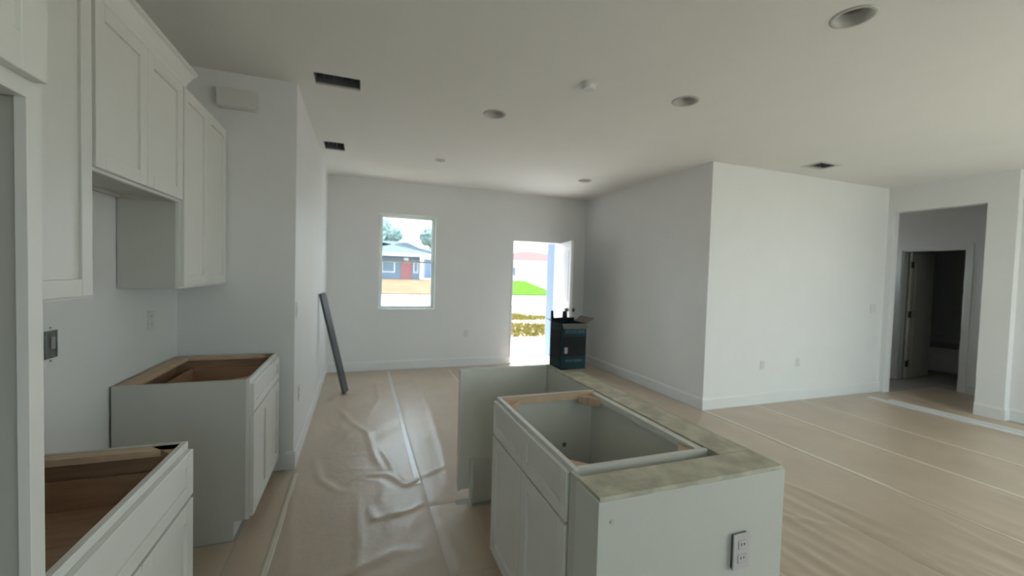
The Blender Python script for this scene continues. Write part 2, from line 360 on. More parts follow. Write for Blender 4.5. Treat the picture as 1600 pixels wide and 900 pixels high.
fold([(1.6, 2.1), (1.9, 1.7), (2.2, 1.2), (2.3, 0.7)], 0.012, 0.025)
fold([(2.8, 2.6), (3.0, 2.0), (3.05, 1.4), (3.2, 0.8)], 0.010, 0.022)
def height(X, Y):
    Z = 0.0016 + 0.0012*np.sin(9*X+3*np.sin(2.1*Y)) * np.sin(5*Y+2*np.sin(3*X)) + 0.0009*np.sin(17*X-11*Y+2*np.sin(4*Y)) + 0.0010*np.abs(np.sin(7*X+2.3*np.sin(1.7*Y+X)+1.1*Y)) + 0.0012*np.abs(np.sin(4.5*Y-3*X+1.9*np.sin(3.3*X-0.7*Y)))**0.6 + 0.0010
    for P, a, w in FOLDS:
        near = (X > P[:, 0].min()-4*w) & (X < P[:, 0].max()+4*w) & (Y > P[:, 1].min()-4*w) & (Y < P[:, 1].max()+4*w)
        if not near.any(): continue
        x, y = X[near], Y[near]; D = np.full(x.shape, 9.0)
        for p, q in zip(P[:-1], P[1:]):
            d = q-p; t = np.clip(((x-p[0])*d[0]+(y-p[1])*d[1])/(d@d), 0, 1)
            D = np.minimum(D, np.hypot(x-p[0]-t*d[0], y-p[1]-t*d[1]))
        e0 = np.hypot(x-P[0, 0], y-P[0, 1]); e1 = np.hypot(x-P[-1, 0], y-P[-1, 1])
        fade = np.clip(np.minimum(e0, e1)/0.25, 0, 1)
        Z[near] += a*np.exp(-(D/w)**2)*fade
    return Z
SOLID = [(XK, -0.60, 0.93, 1.73), (XK, -0.60, 2.57, YK), (0.69, 1.36, 0.96, 1.95), (1.19, 1.36, 1.9, 2.61), (0.59, 1.36, 2.55, 2.61), (XK, -0.5, 0.0, 1.0)]
def sheet(name, x0, x1, y0, y1, label, step=0.022):
    nx = max(2, int((x1-x0)/step)); ny = max(2, int((y1-y0)/step))
    xs = np.linspace(x0, x1, nx); ys = np.linspace(y0, y1, ny); X, Y = np.meshgrid(xs, ys)
    Z = height(X, Y)
    edge = np.minimum(np.minimum(X-x0, x1-X), np.minimum(Y-y0, y1-Y)); Z = 0.0012 + (Z-0.0012)*np.clip(edge/0.05, 0, 1)
    keep = np.ones((ny-1, nx-1), bool); cx = (X[:-1, :-1]+X[1:, 1:])/2; cyy = (Y[:-1, :-1]+Y[1:, 1:])/2
    for a, b, c, d in SOLID: keep &= ~((cx > a) & (cx < b) & (cyy > c) & (cyy < d))
    idx = np.arange(nx*ny).reshape(ny, nx)
    q = np.stack([idx[:-1, :-1], idx[:-1, 1:], idx[1:, 1:], idx[1:, :-1]], -1)[keep].reshape(-1, 4)
    used = np.unique(q); remap = -np.ones(nx*ny, int); remap[used] = np.arange(len(used))
    V = np.stack([X.ravel(), Y.ravel(), Z.ravel()], -1)[used]
    me = bpy.data.meshes.new(name); me.from_pydata(V.tolist(), [], remap[q].tolist()); me.materials.append(M['paper'])
    for p in me.polygons: p.use_smooth = True
    o = bpy.data.objects.new(name, me); C.objects.link(o); tag(o, label, 'floor paper', 'protective paper strips on the floor')
    return o
def tape(parent, x, y0, y1, w, m='tape_clear'):
    bm = bmesh.new(); n = int((y1-y0)/0.06); prev = None
    for k in range(n+1):
        y = y0+(y1-y0)*k/n; j = 0.002*math.sin(3*y+x); zz = 0.0050
        row = [bm.verts.new((x+j+s*w/2, y, z)) for s, z in ((-1, 0.0022), (-0.8, zz), (0.8, zz), (1, 0.0022))]
        if prev:
            for q in range(3): bm.faces.new((prev[q], prev[q+1], row[q+1], row[q]))
        prev = row
    obj('seam_tape', bm, m, parent)
P_ = 'brown protective floor paper '
y0 = YR+0.03; yb = YB-0.03; yw = YW-0.02
SHEETS = [(XK+0.01, -0.615, 1.75, 2.56, 'in the range gap between the two base cabinets'),
 (-0.61, -0.441, 0.98, 3.36, 'narrow strip along the toe kicks of the base cabinets'),
 (-0.439, 0.429, y0, yb, 'strip with meandering folds down the aisle, past the leaning plank'),
 (0.431, 0.592, y0, 1.953, 'narrow strip along the doors of the sink cabinet'),
 (0.431, 0.667, 1.955, 2.595, 'strip in front of the open dishwasher bay'),
 (0.669, 1.185, 1.955, 2.512, 'piece on the floor of the empty dishwasher bay'),
 (0.594, 0.712, 1.11, 1.95, 'piece under the toe kick of the sink cabinet'),
 (0.431, 1.249, 2.597, yb, 'strip between the island end panel and the front window'),
 (1.251, 2.049, 2.60, yb, 'strip between the island and the front door'),
 (1.365, 2.049, y0, 2.595, 'strip lying right along the outer side of the half wall'),
 (2.051, 2.849, y0, yb, 'strip passing the half wall and ending at the front door'),
 (2.851, 3.649, y0, yb, 'strip running past the outside corner of the white wall'),
 (3.651, 4.429, y0, yw, 'strip meeting the white wall below its outlet farther from the hall'),
 (4.431, 5.219, y0, yw, 'strip meeting the white wall below its outlet closer to the hall'),
 (5.221, 6.019, y0, yw, 'strip meeting the white wall between outlet and loose baseboards'),
 (6.021, XR-0.02, y0, yw, 'strip under the loose white baseboards by the hall opening'),
 (XR, HX-0.02, 2.70, 3.58, 'on the dim hall floor inside the opening')]
SO = []
for a, b, c, d, l in SHEETS: SO.append(sheet('paper_sheet', a, b, c, d, P_+l, 0.02 if b < 4 else 0.035))
tape(SO[2], 0.40, 2.9, 6.3, 0.042, 'tape'); tape(SO[2], -0.418, 0.4, 3.3, 0.03); tape(SO[12], 3.68, 0.2, 3.62, 0.046)
tape(SO[13], 4.46, 0.2, 3.62, 0.044); tape(SO[14], 5.245, 0.2, 3.62, 0.036); tape(SO[8], 1.272, 2.75, 6.2, 0.03)

# ------------------------------------------------------------------ cabinets
def shaker(name, parent, xf, sgn, y0, y1, z0, z1, rail=0.058, th=0.019, m='cabinet_white'):
    """door whose back lies on plane x = xf and whose face points along sgn"""
    bm = bmesh.new(); a, b = sorted((xf, xf+sgn*th))
    box(bm, a, b, y0, y0+rail, z0, z1, 0.0015); box(bm, a, b, y1-rail, y1, z0, z1, 0.0015)
    box(bm, a, b, y0+rail, y1-rail, z0, z0+rail, 0.0015); box(bm, a, b, y0+rail, y1-rail, z1-rail, z1, 0.0015)
    d = obj(name, bm, m, parent)
    a, b = sorted((xf+sgn*0.002, xf+sgn*(th-0.0095)))
    boxobj('recessed_panel', (a, b, y0+rail-0.003, y1-rail+0.003, z0+rail-0.003, z1-rail+0.003), m, d)
    return d

def base_cabinet(label, y0, y1, ndoor, group=None):
    xb, xf, zt, kick = XK+0.012, -0.556, 0.876, 0.105
    t = thing('base_cabinet', label, 'cabinet', ((xb+xf)/2, (y0+y1)/2, 0), group)
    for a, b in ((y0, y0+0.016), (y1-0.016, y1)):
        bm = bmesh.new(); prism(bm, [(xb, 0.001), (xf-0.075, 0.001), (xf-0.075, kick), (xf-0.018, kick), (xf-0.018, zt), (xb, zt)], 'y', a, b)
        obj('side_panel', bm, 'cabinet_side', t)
    for a, b in ((y0+0.016, y0+0.020), (y1-0.020, y1-0.016)):
        boxobj('side_lining', (xb+0.012, xf-0.019, a, b, kick+0.02, zt-0.004), 'birch', t)
    boxobj('back_panel', (xb, xb+0.012, y0+0.016, y1-0.016, kick, zt-0.005), 'birch', t)
    boxobj('cabinet_floor', (xb+0.012, xf-0.019, y0+0.020, y1-0.020, kick, kick+0.015), 'birch', t)
    boxobj('toe_kick', (xf-0.087, xf-0.075, y0+0.016, y1-0.016, 0.001, kick), 'cabinet_white', t)
    boxobj('back_rail', (xb+0.012, xb+0.085, y0+0.020, y1-0.020, zt-0.022, zt), 'pine', t)
    boxobj('side_rail', (xb+0.085, xf-0.019, y1-0.060, y1-0.020, zt-0.022, zt-0.001), 'pine', t)
    bm = bmesh.new()
    box(bm, xf-0.018, xf, y0, y0+0.04, kick, zt, 0.001); box(bm, xf-0.018, xf, y1-0.04, y1, kick, zt, 0.001)
    box(bm, xf-0.018, xf, y0+0.04, y1-0.04, zt-0.04, zt, 0.001); box(bm, xf-0.018, xf, y0+0.04, y1-0.04, kick, kick+0.035, 0.001)
    box(bm, xf-0.018, xf, y0+0.04, y1-0.04, 0.665, 0.70, 0.001)
    obj('face_frame', bm, 'cabinet_white', t)
    # the drawer behind the drawer front
    bm = bmesh.new()
    box(bm, xb+0.10, xf-0.03, y0+0.045, y0+0.058, 0.70, 0.80); box(bm, xb+0.10, xf-0.03, y1-0.058, y1-0.045, 0.70, 0.80)
    box(bm, xb+0.10, xb+0.113, y0+0.058, y1-0.058, 0.70, 0.80); box(bm, xb+0.10, xf-0.03, y0+0.058, y1-0.058, 0.70, 0.708)
    obj('drawer_box', bm, 'birch', t)
    for a, b in ((y0+0.02, y0+0.09), (y1-0.09, y1-0.02)):
        bm = bmesh.new(); s = 1 if a < (y0+y1)/2 else -1; e = y0+0.021 if s > 0 else y1-0.021
        prism(bm, [(xf-0.019, e), (xf-0.095, e), (xf-0.019, e+s*0.076)], 'z', zt-0.02, zt-0.001); obj('corner_block', bm, 'birch', t)
    g = 0.012
    shaker('drawer_front', t, xf, 1, y0+g, y1-g, 0.695, 0.852, 0.042)
    w = (y1-y0-2*g-(ndoor-1)*0.004)/ndoor
    for k in range(ndoor):
        a = y0+g+k*(w+0.004); shaker('door', t, xf, 1, a, a+w, kick+0.012, 0.682)
    return t
base_cabinet('open white base cabinet with a wood interior beside the tall refrigerator panel', 0.985, 1.722, 2, 'white base cabinets without countertop')
base_cabinet('open white base cabinet without countertop standing against the kitchen end wall', 2.577, 3.345, 2, 'white base cabinets without countertop')

def wall_cabinet(label, y0, y1, z0, z1, group, fin=True):
    xb, xf = XK+0.004, -0.897
    t = thing('wall_cabinet', label, 'cabinet', ((xb+xf)/2, (y0+y1)/2, z0), group)
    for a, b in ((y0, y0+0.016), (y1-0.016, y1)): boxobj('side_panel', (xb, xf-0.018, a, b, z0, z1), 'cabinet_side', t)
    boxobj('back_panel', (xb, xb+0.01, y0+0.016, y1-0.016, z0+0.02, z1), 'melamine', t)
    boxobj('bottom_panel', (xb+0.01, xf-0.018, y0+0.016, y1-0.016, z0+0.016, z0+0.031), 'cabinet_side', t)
    boxobj('top_panel', (xb+0.01, xf-0.018, y0+0.016, y1-0.016, z1-0.015, z1), 'melamine', t)
    boxobj('hanging_rail', (xb+0.01, xb+0.025, y0+0.016, y1-0.016, z0, z0+0.016), 'cabinet_side', t)
    bm = bmesh.new()
    box(bm, xf-0.018, xf, y0, y0+0.04, z0, z1, 0.001); box(bm, xf-0.018, xf, y1-0.04, y1, z0, z1, 0.001)
    box(bm, xf-0.018, xf, y0+0.04, y1-0.04, z0, z0+0.038, 0.001); box(bm, xf-0.018, xf, y0+0.04, y1-0.04, z1-0.04, z1, 0.001)
    obj('face_frame', bm, 'cabinet_white', t)
    g = 0.010; w = (y1-y0-2*g-0.004)/2
    for k in range(2):
        a = y0+g+k*(w+0.004); shaker('door', t, xf, 1, a, a+w, z0+0.012, z1-0.012)
    return t
ZT = 2.425
G = 'white shaker wall cabinets'
wall_cabinet('tall white shaker wall cabinet hung between refrigerator panel and range opening', 0.985, 1.872, 1.36, ZT, G)
hood = wall_cabinet('short white two-door wall cabinet hung above the range gap', 1.875, 2.648, 1.812, ZT, G)
boxobj('cable_knockout', (XK+0.06, XK+0.16, 2.02, 2.12, 1.818, 1.830), 'cabinet_side', hood, 0.003)
wall_cabinet('tall white two-door wall cabinet against the kitchen end wall', 2.652, 3.386, 1.36, ZT, G)
# crown along the first two wall cabinets
bm = bmesh.new()
prism(bm, [(-0.897, ZT-0.012), (-0.878, ZT-0.012), (-0.872, ZT+0.004), (-0.838, ZT+0.046), (-0.826, ZT+0.052), (-0.826, ZT+0.066), (-0.897, ZT+0.066)], 'y', 0.99, 2.672)
tag(obj('crown_moulding', bm, 'cabinet_white'), 'white crown moulding running along the tops of the wall cabinets', 'moulding')

# refrigerator surround: two tall panels with a deep cabinet between them
t = thing('refrigerator_surround', 'tall white refrigerator surround with deep cabinet above the empty space', 'cabinet', (-0.83, 0.47, 0))
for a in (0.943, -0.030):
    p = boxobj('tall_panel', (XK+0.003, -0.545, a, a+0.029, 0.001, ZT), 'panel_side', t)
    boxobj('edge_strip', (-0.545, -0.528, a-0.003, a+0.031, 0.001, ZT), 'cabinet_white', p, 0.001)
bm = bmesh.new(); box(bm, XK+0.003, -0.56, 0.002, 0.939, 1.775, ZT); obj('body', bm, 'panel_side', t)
bm = bmesh.new()
for b in ((0.002, 0.939, 1.760, 1.80), (0.002, 0.939, ZT-0.04, ZT), (0.002, 0.042, 1.80, ZT-0.04), (0.899, 0.939, 1.80, ZT-0.04)): box(bm, -0.56, -0.5281, *b, 0.001)
obj('face_frame', bm, 'cabinet_white', t)
shaker('door', t, -0.5275, 1, 0.004, 0.470, 1.790, ZT-0.012); shaker('door', t, -0.5275, 1, 0.474, 0.955, 1.790, ZT-0.012)

# ------------------------------------------------------------------ island
IX0, IX1, IX2 = 0.627, 1.198, 1.345
IY0, IY1, IY2 = 0.971, 1.100, 2.585
ZI = 0.876
t = thing('island_half_wall', 'white L-shaped half wall wrapping the island with bare stained top', 'half wall', (1.0, 1.5, 0))
bm = bmesh.new(); box(bm, IX0, IX2, IY0, IY1, 0.001, ZI-0.012, 0.001); obj('end_wall', bm, 'drywall', t)
bm = bmesh.new(); box(bm, IX1, IX2, IY1+0.0005, IY2, 0.001, ZI-0.012, 0.001); obj('back_wall', bm, 'drywall', t)
def rough_plate(x0, x1, y0, y1, seed, n=40):
    bm = bmesh.new(); rnd = random.Random(seed); lx, ly = x1-x0, y1-y0
    pts = []
    for k in range(n): pts.append((x0+lx*k/n, y0-rnd.random()*0.0035*(lx > ly)))
    for k in range(n): pts.append((x1+rnd.random()*0.0025*(ly > lx), y0+ly*k/n))
    for k in range(n): pts.append((x1-lx*k/n, y1))
    for k in range(n): pts.append((x0, y1-ly*k/n))
    prism(bm, pts, 'z', ZI-0.012, ZI); return bm
obj('top_plate', rough_plate(IX0+0.006, IX2-0.004, IY0+0.006, IY1, 3), 'raw_top', t)
obj('top_plate', rough_plate(IX1, IX2-0.012, IY1+0.002, IY2, 5), 'raw_top', t)
boxobj('drywall_edge', (IX2-0.010, IX2, IY1+0.002, IY2, ZI-0.0119, ZI-0.002), 'duct_lip', t)
bm = bmesh.new(); cyl(bm, (0.672, IY0-0.0005, 0.805), 0.006, 0.003, 'y', 12); obj('nail_mark', bm, 'plate_grey', t)

t = thing('sink_base_cabinet', 'open grey-white sink base cabinet with false drawer fronts in the island', 'cabinet', (0.9, 1.55, 0))
sx0, sx1, sy0, sy1 = 0.645, 1.190, 1.150, 1.945
for a, b in ((sy0, sy0+0.016), (sy1-0.016, sy1)):
    bm = bmesh.new(); prism(bm, [(sx1, 0.001), (sx0+0.075, 0.001), (sx0+0.075, 0.105), (sx0+0.018, 0.105), (sx0+0.018, ZI), (sx1, ZI)], 'y', a, b); obj('side_panel', bm, 'melamine', t)
boxobj('back_panel', (sx1-0.014, sx1, sy0+0.016, sy1-0.016, 0.105, ZI-0.004), 'melamine', t)
boxobj('cabinet_floor', (sx0+0.019, sx1-0.014, sy0+0.016, sy1-0.016, 0.105, 0.12), 'melamine', t)
boxobj('toe_kick', (sx0+0.075, sx0+0.087, sy0+0.016, sy1-0.016, 0.001, 0.105), 'melamine', t)
boxobj('far_rail', (sx0+0.019, sx1-0.014, sy1-0.052, sy1-0.016, ZI-0.03, ZI), 'pine', t)
boxobj('back_rail', (sx1-0.036, sx1-0.014, sy0+0.016, sy1-0.052, ZI-0.03, ZI-0.001), 'melamine', t)
bm = bmesh.new()
box(bm, sx0, sx0+0.018, sy0, sy0+0.04, 0.105, ZI, 0.001); box(bm, sx0, sx0+0.018, sy1-0.04, sy1, 0.105, ZI, 0.001)
box(bm, sx0, sx0+0.018, sy0+0.04, sy1-0.04, ZI-0.04, ZI, 0.001); box(bm, sx0, sx0+0.018, sy0+0.04, sy1-0.04, 0.105, 0.14, 0.001)
box(bm, sx0, sx0+0.018, sy0+0.04, sy1-0.04, 0.665, 0.70, 0.001); obj('face_frame', bm, 'cabinet_white', t)
for (ex, ey, ux, uy) in ((sx0+0.019, sy0+0.0165, 1, 1), (sx1-0.037, sy0+0.0165, -1, 1), (sx0+0.019, sy1-0.053, 1, -1), (sx1-0.037, sy1-0.053, -1, -1)):
    bm = bmesh.new(); prism(bm, [(ex, ey), (ex+ux*0.085, ey), (ex, ey+uy*0.085)], 'z', ZI-0.05, ZI-0.012); obj('corner_block', bm, 'pine', t)
for y, z in ((1.62, 0.62), (1.60, 0.50)):
    bm = bmesh.new(); cyl(bm, (sx1-0.017, y, z), 0.014, 0.006, 'x', 14); obj('pipe_hole', bm, 'slot', t)
bm = bmesh.new(); cyl(bm, (1.02, sy1-0.017, 0.60), 0.012, 0.004, 'y', 14); obj('pipe_hole', bm, 'duct', t)
g = 0.012; w = (sy1-sy0-2*g-0.004)/2
for k in range(2):
    a = sy0+g+k*(w+0.004)
    shaker('false_drawer_front', t, sx0, -1, a, a+w, 0.700, 0.862, 0.042, m='cabinet_white')
    shaker('door', t, sx0, -1, a, a+w, 0.117, 0.688, m='cabinet_white')
# filler strip in front of the slot between the cabinet and the end of the half wall
tag(boxobj('filler_strip', (0.632, 0.650, IY1+0.001, sy0-0.001, 0.10, ZI-0.004), 'cabinet_side', None, 0.001), 'narrow white filler strip closing the slot beside the sink cabinet', 'filler')

t = thing('island_end_panel', 'white panel with toe notch closing the empty dishwasher bay', 'panel', (0.9, 2.57, 0))
bm = bmesh.new(); prism(bm, [(IX1-0.001, 0.001), (0.685, 0.001), (0.685, 0.105), (0.612, 0.105), (0.612, ZI), (IX1-0.001, ZI)], 'y', 2.552, IY2); obj('board', bm, 'melamine', t)
boxobj('edge_strip', (0.598, 0.612, 2.535, IY2, 0.105, ZI), 'cabinet_white', t, 0.001)
bm = bmesh.new(); box(bm, 0.672, 0.690, 2.515, 2.5515, 0.001, 0.30, 0.001); obj('cleat', bm, 'melamine', t)

# ------------------------------------------------------------------ carton on the island corner
bx0, bx1, by0, by1, bz, bt = 1.225, 1.405, 2.40, 2.575, ZI+0.001, 0.335-0.035
t = thing('carton', 'open dark teal and black carton with raised flaps on the island corner', 'box', ((bx0+bx1)/2, (by0+by1)/2, bz))
th = 0.004
bm = bmesh.new()
box(bm, bx0, bx1, by0, by1, bz, bz+th); box(bm, bx0, bx1, by0, by0+th, bz, bz+bt); box(bm, bx0, bx1, by1-th, by1, bz, bz+bt)
box(bm, bx0, bx0+th, by0+th, by1-th, bz, bz+bt); box(bm, bx1-th, bx1, by0+th, by1-th, bz, bz+bt); obj('body', bm, 'carton_teal', t)
boxobj('black_label', (bx0+0.008, bx1-0.003, by0-0.0012, by0, bz+0.085, bz+0.215), 'carton_black', t)
boxobj('black_label', (bx0-0.0012, bx0, by0+0.01, by1-0.01, bz+0.05, bz+0.25), 'carton_black', t)
boxobj('pale_mark', (bx0+0.022, bx0+0.044, by0-0.002, by0-0.0012, bz+0.105, bz+0.145), 'carton_pale', t)
boxobj('printed_line', (bx0+0.03, bx1-0.02, by0-0.002, by0, bz+0.050, bz+0.064), 'carton_print', t)
boxobj('printed_line', (bx0+0.02, bx1-0.012, by0-0.002, by0, bz+0.235, bz+0.262), 'carton_print', t)
def flap(pts, m):
    bm = bmesh.new(); vs = [bm.verts.new(p) for p in pts]; f = bm.faces.new(vs)
    r = bmesh.ops.solidify(bm, geom=[f], thickness=0.004); obj('flap', bm, m, t)
zt = bz+bt
flap([(bx0, by0, zt), (bx1, by0, zt), (bx1+0.006, by0-0.028, zt-0.030), (bx0-0.002, by0-0.028, zt-0.030)], 'carton_inside')
flap([(bx1, by0, zt), (bx1, by1, zt), (bx1+0.05, by1, zt+0.035), (bx1+0.05, by0-0.01, zt+0.035)], 'carton_inside')
flap([(bx0, by1, zt), (bx0, by0, zt), (bx0-0.04, by0, zt+0.02), (bx0-0.04, by1, zt+0.02)], 'carton_black')
bm = bmesh.new()
prism(bm, [(bx0, zt), (bx1, zt), (bx1, zt+0.022), (bx0+0.125, zt+0.022), (bx0+0.12, zt+0.065), (bx0+0.09, zt+0.065), (bx0+0.088, zt+0.022), (bx0+0.022, zt+0.02), (bx0+0.018, zt+0.07), (bx0, zt+0.07)], 'y', by1-th, by1)
obj('flap', bm, 'carton_black', t)

# ------------------------------------------------------------------ leaning plank, loose baseboards
def plank(name, p0, p1, w, th, m, label, cat, side):
    bm = bmesh.new(); p0, p1 = Vector(p0), Vector(p1); d = (p1-p0); L = d.length; d.normalize()
    s = Vector(side); s = (s-d*s.dot(d)).normalized(); n = d.cross(s)
    vs = box(bm, 0, L, -w/2, w/2, 0, th, 0.002)
    mt = Matrix(((d.x, s.x, n.x, p0.x), (d.y, s.y, n.y, p0.y), (d.z, s.z, n.z, p0.z), (0, 0, 0, 1)))
    bmesh.ops.transform(bm, matrix=mt, verts=bm.verts[:])
    bmesh.ops.translate(bm, verts=bm.verts[:], vec=(max(0, XL+0.002-min(v.co.x for v in bm.verts)), 0, 0.006-min(v.co.z for v in bm.verts))); return tag(obj(name, bm, m), label, cat)
plank('grey_plank', (-0.165, 5.29, 0.012), (-0.428, 5.22, 1.20), 0.11, 0.03, 'plank_grey', 'dark grey plank leaning against the living room side wall', 'plank', (0.45, 1, 0))
def loose_base(x, y0, y1, rot, label):
    bm = bmesh.new()
    prism(bm, [(0, 0), (0.105, 0), (0.105, 0.006), (0.09, 0.013), (0.012, 0.014), (0, 0.014)], 'y', y0-y1, 0)
    o = obj('loose_baseboard', bm, 'trim_white'); o.location = (x, y1, 0.006); o.rotation_euler = (0, 0, rot)
    tag(o, label, 'baseboard', 'loose baseboards on the floor')
loose_base(6.235, 0.3, 3.47, 0.012, 'long loose white baseboard lying on the paper, reaching the white wall corner')
loose_base(6.365, 0.0, 3.30, 0.012, 'shorter-set loose white baseboard lying next to the hall opening')

# ------------------------------------------------------------------ ceiling fittings
for i, ((x, y), lab) in enumerate(zip(CANS, ('recessed ceiling light over the floor beyond the island end wall', 'recessed ceiling light nearest the smoke detector, towards the white wall', 'recessed ceiling light between the dark vent and smoke detector', 'recessed ceiling light near the front door wall'))):
    t = thing('recessed_light', lab, 'ceiling light', (x, y, H), 'recessed ceiling lights')
    bm = bmesh.new()
    prof = [(0.097, H+0.0005), (0.096, H-0.004), (0.088, H-0.007), (0.077, H-0.004), (0.070, H+0.03), (0.062, H+0.05)]
    rings = []
    for r_, z_ in prof: rings.append([bm.verts.new((x+r_*math.cos(a*math.tau/32), y+r_*math.sin(a*math.tau/32), z_)) for a in range(32)])
    for A, B in zip(rings[:-1], rings[1:]):
        for k in range(32): bm.faces.new((A[k], A[(k+1) % 32], B[(k+1) % 32], B[k]))
    bmesh.ops.recalc_face_normals(bm, faces=bm.faces[:]); obj('trim_ring', bm, 'can_trim', t, True)
    bm = bmesh.new(); cyl(bm, (x, y, H+0.10), 0.064, 0.1, 'z', 28); obj('housing', bm, 'can_inside', t)
t = thing('smoke_detector', 'white round smoke detector on the ceiling', 'smoke detector', (1.453, 2.576, H))
bm = bmesh.new(); cyl(bm, (1.453, 2.576, H-0.006), 0.062, 0.0118, 'z', 28); obj('mounting_plate', bm, 'plastic_white', t)
bm = bmesh.new(); cyl(bm, (1.453, 2.576, H-0.024), 0.042, 0.024, 'z', 28, 0.056); obj('dome', bm, 'plastic_white', t)
t = thing('ceiling_junction_cover', 'small round cover plate on the living room ceiling', 'cover plate', (0.861, 4.976, H))
bm = bmesh.new(); cyl(bm, (0.861, 4.976, H-0.004), 0.06, 0.0078, 'z', 24); obj('disc', bm, 'can_trim', t)
bm = bmesh.new(); cyl(bm, (0.861, 4.976, H-0.011), 0.008, 0.006, 'z', 12); obj('screw', bm, 'can_inside', t)
for (a, b, c, d), lab in zip(VENTS, ('dark open ceiling vent over the kitchen end wall corner', 'dark open ceiling vent along the living room side wall', 'small dark ceiling vent with pale rim before the white wall')):
    t = thing('ceiling_vent', lab, 'vent', ((a+b)/2, (c+d)/2, H), 'ceiling vents')
    bm = bmesh.new(); e = 0.001; w = 0.003; q = 0.0
    box(bm, a+e, a+e+w, c+e, d-e, H+0.004, H+0.155); box(bm, b-e-w, b-e, c+e, d-e, H+0.004, H+0.155)
    box(bm, a+e+w, b-e-w, c+e, c+e+w, H+0.004, H+0.155); box(bm, a+e+w, b-e-w, d-e-w, d-e, H+0.004, H+0.155); box(bm, a+e, b-e, c+e, d-e, H+0.155, H+0.158)
    obj('duct_boot', bm, 'duct', t)
    bm = bmesh.new(); box(bm, a+0.006, b-0.006, d-0.03, d-0.005, H+0.001, H+0.006); obj('lip', bm, 'duct_lip', t)
    if a > 4:
        bm = bmesh.new(); f_ = 0.03
        for r_ in ((a-f_, a+0.01, c-f_, d+f_), (b-0.01, b+f_, c-f_, d+f_), (a+0.01, b-0.01, c-f_, c+0.01), (a+0.01, b-0.01, d-0.01, d+f_)): box(bm, *r_, H-0.006, H-0.0003, 0.002)
        obj('rim', bm, 'plate_grey', t)
    for k in range(1, 5):
        x = a+(b-a)*k/5
        boxobj('vane', (x-0.001, x+0.001, c+0.006, d-0.032, H+0.03, H+0.07), 'duct', t)

# ------------------------------------------------------------------ wall fittings
def plate(name, label, c, axis, sgn, kind, group, m='plastic_white', w=0.07, h=0.115, out=0.006):
    """cover plate on a wall; axis = wall normal axis, sgn = direction into the room"""
    x, y, z = c; t = thing(name, label, 'outlet' if kind == 'outlet' else 'light switch', c, group)
    def B(u0, u1, z0, z1, d0, d1, nm, mm, bev=0.0015):
        a, b = sorted((sgn*d0, sgn*d1)); bm = bmesh.new()
        if axis == 'x': box(bm, x+a, x+b, y+u0, y+u1, z+z0, z+z1, bev)
        else: box(bm, x+u0, x+u1, y+a, y+b, z+z0, z+z1, bev)
        obj(nm, bm, mm, t)
    B(-w/2, w/2, -h/2, h/2, 0.0005, out, 'plate', m)
    if kind == 'outlet':
        for dz in (0.022, -0.022):
            B(-0.017, 0.017, dz-0.014, dz+0.014, out, out+0.0018, 'socket', m)
            for du in (-0.006, 0.006): B(du-0.0012, du+0.0012, dz-0.002, dz+0.007, out+0.0018, out+0.0024, 'slot', 'slot', 0)
    else:
        B(-0.016, 0.016, -0.033, 0.033, out, out+0.003, 'rocker', m)
plate('light_switch', 'white light switch on the living room side wall beside the kitchen end corner', (XL, 3.47, 1.175), 'x', 1, 'switch', 'light switches')
plate('wall_outlet', 'white outlet low on the living room side wall past the kitchen corner', (XL, 3.64, 0.50), 'x', 1, 'outlet', 'wall outlets')
plate('light_switch', 'white switch plate on the white wall next to hall opening', (6.60, YW, 1.16), 'y', -1, 'switch', 'light switches', w=0.115)
plate('wall_outlet', 'white outlet low on the bright white wall, farther from the hall', (4.585, YW, 0.475), 'y', -1, 'outlet', 'wall outlets')
plate('wall_outlet', 'white outlet low on the bright white wall, closer to the hall', (5.19, YW, 0.48), 'y', -1, 'outlet', 'wall outlets')
plate('wall_outlet', 'white outlet on the front wall between window and front door', (1.585, YB, 0.52), 'y', -1, 'outlet', 'wall outlets')
plate('wall_outlet', 'white outlet on the backsplash wall above the end base cabinet', (XK, 3.015, 1.155), 'x', 1, 'outlet', 'wall outlets')
# outlet on the island end wall stands proud; dark fill paints the shaded gap behind
plate('island_outlet', 'white duplex outlet standing proud on the island end wall', (1.152, IY0-0.008, 0.630), 'y', -1, 'outlet', None, 'plate_grey')
tt = [o for o in C.objects if o.name.startswith('island_outlet')][0]
boxobj('gap_shade', (1.1195, 1.178, IY0-0.0082, IY0-0.0006, 0.576, 0.684), 'shade_grey', tt)
# open electrical box in the backsplash wall
t = thing('electrical_box', 'open blue-grey electrical box without cover on the backsplash wall', 'electrical box', (XK, 2.175, 1.155))
bm = bmesh.new(); y_, z_ = 2.175, 1.155
for b in ((-0.034, -0.030, -0.055, 0.055), (0.030, 0.034, -0.055, 0.055), (-0.03, 0.03, -0.055, -0.051), (-0.03, 0.03, 0.051, 0.055)): box(bm, XK+0.0005, XK+0.006, y_+b[0], y_+b[1], z_+b[2], z_+b[3])
obj('rim', bm, 'blue_box', t); boxobj('cavity_shade', (XK+0.0005, XK+0.002, y_-0.03, y_+0.03, z_-0.051, z_+0.051), 'shade_grey', t)  # flat dark sheet stands for the shade inside the open box
boxobj('wire', (XK+0.002, XK+0.008, y_-0.004, y_+0.020, z_-0.02, z_+0.03), 'carton_pale', t, 0.002)
for dz in (0.066, -0.066):
    bm = bmesh.new(); cyl(bm, (XK+0.002, y_, z_+dz), 0.004, 0.003, 'x', 10); obj('screw', bm, 'can_inside', t)
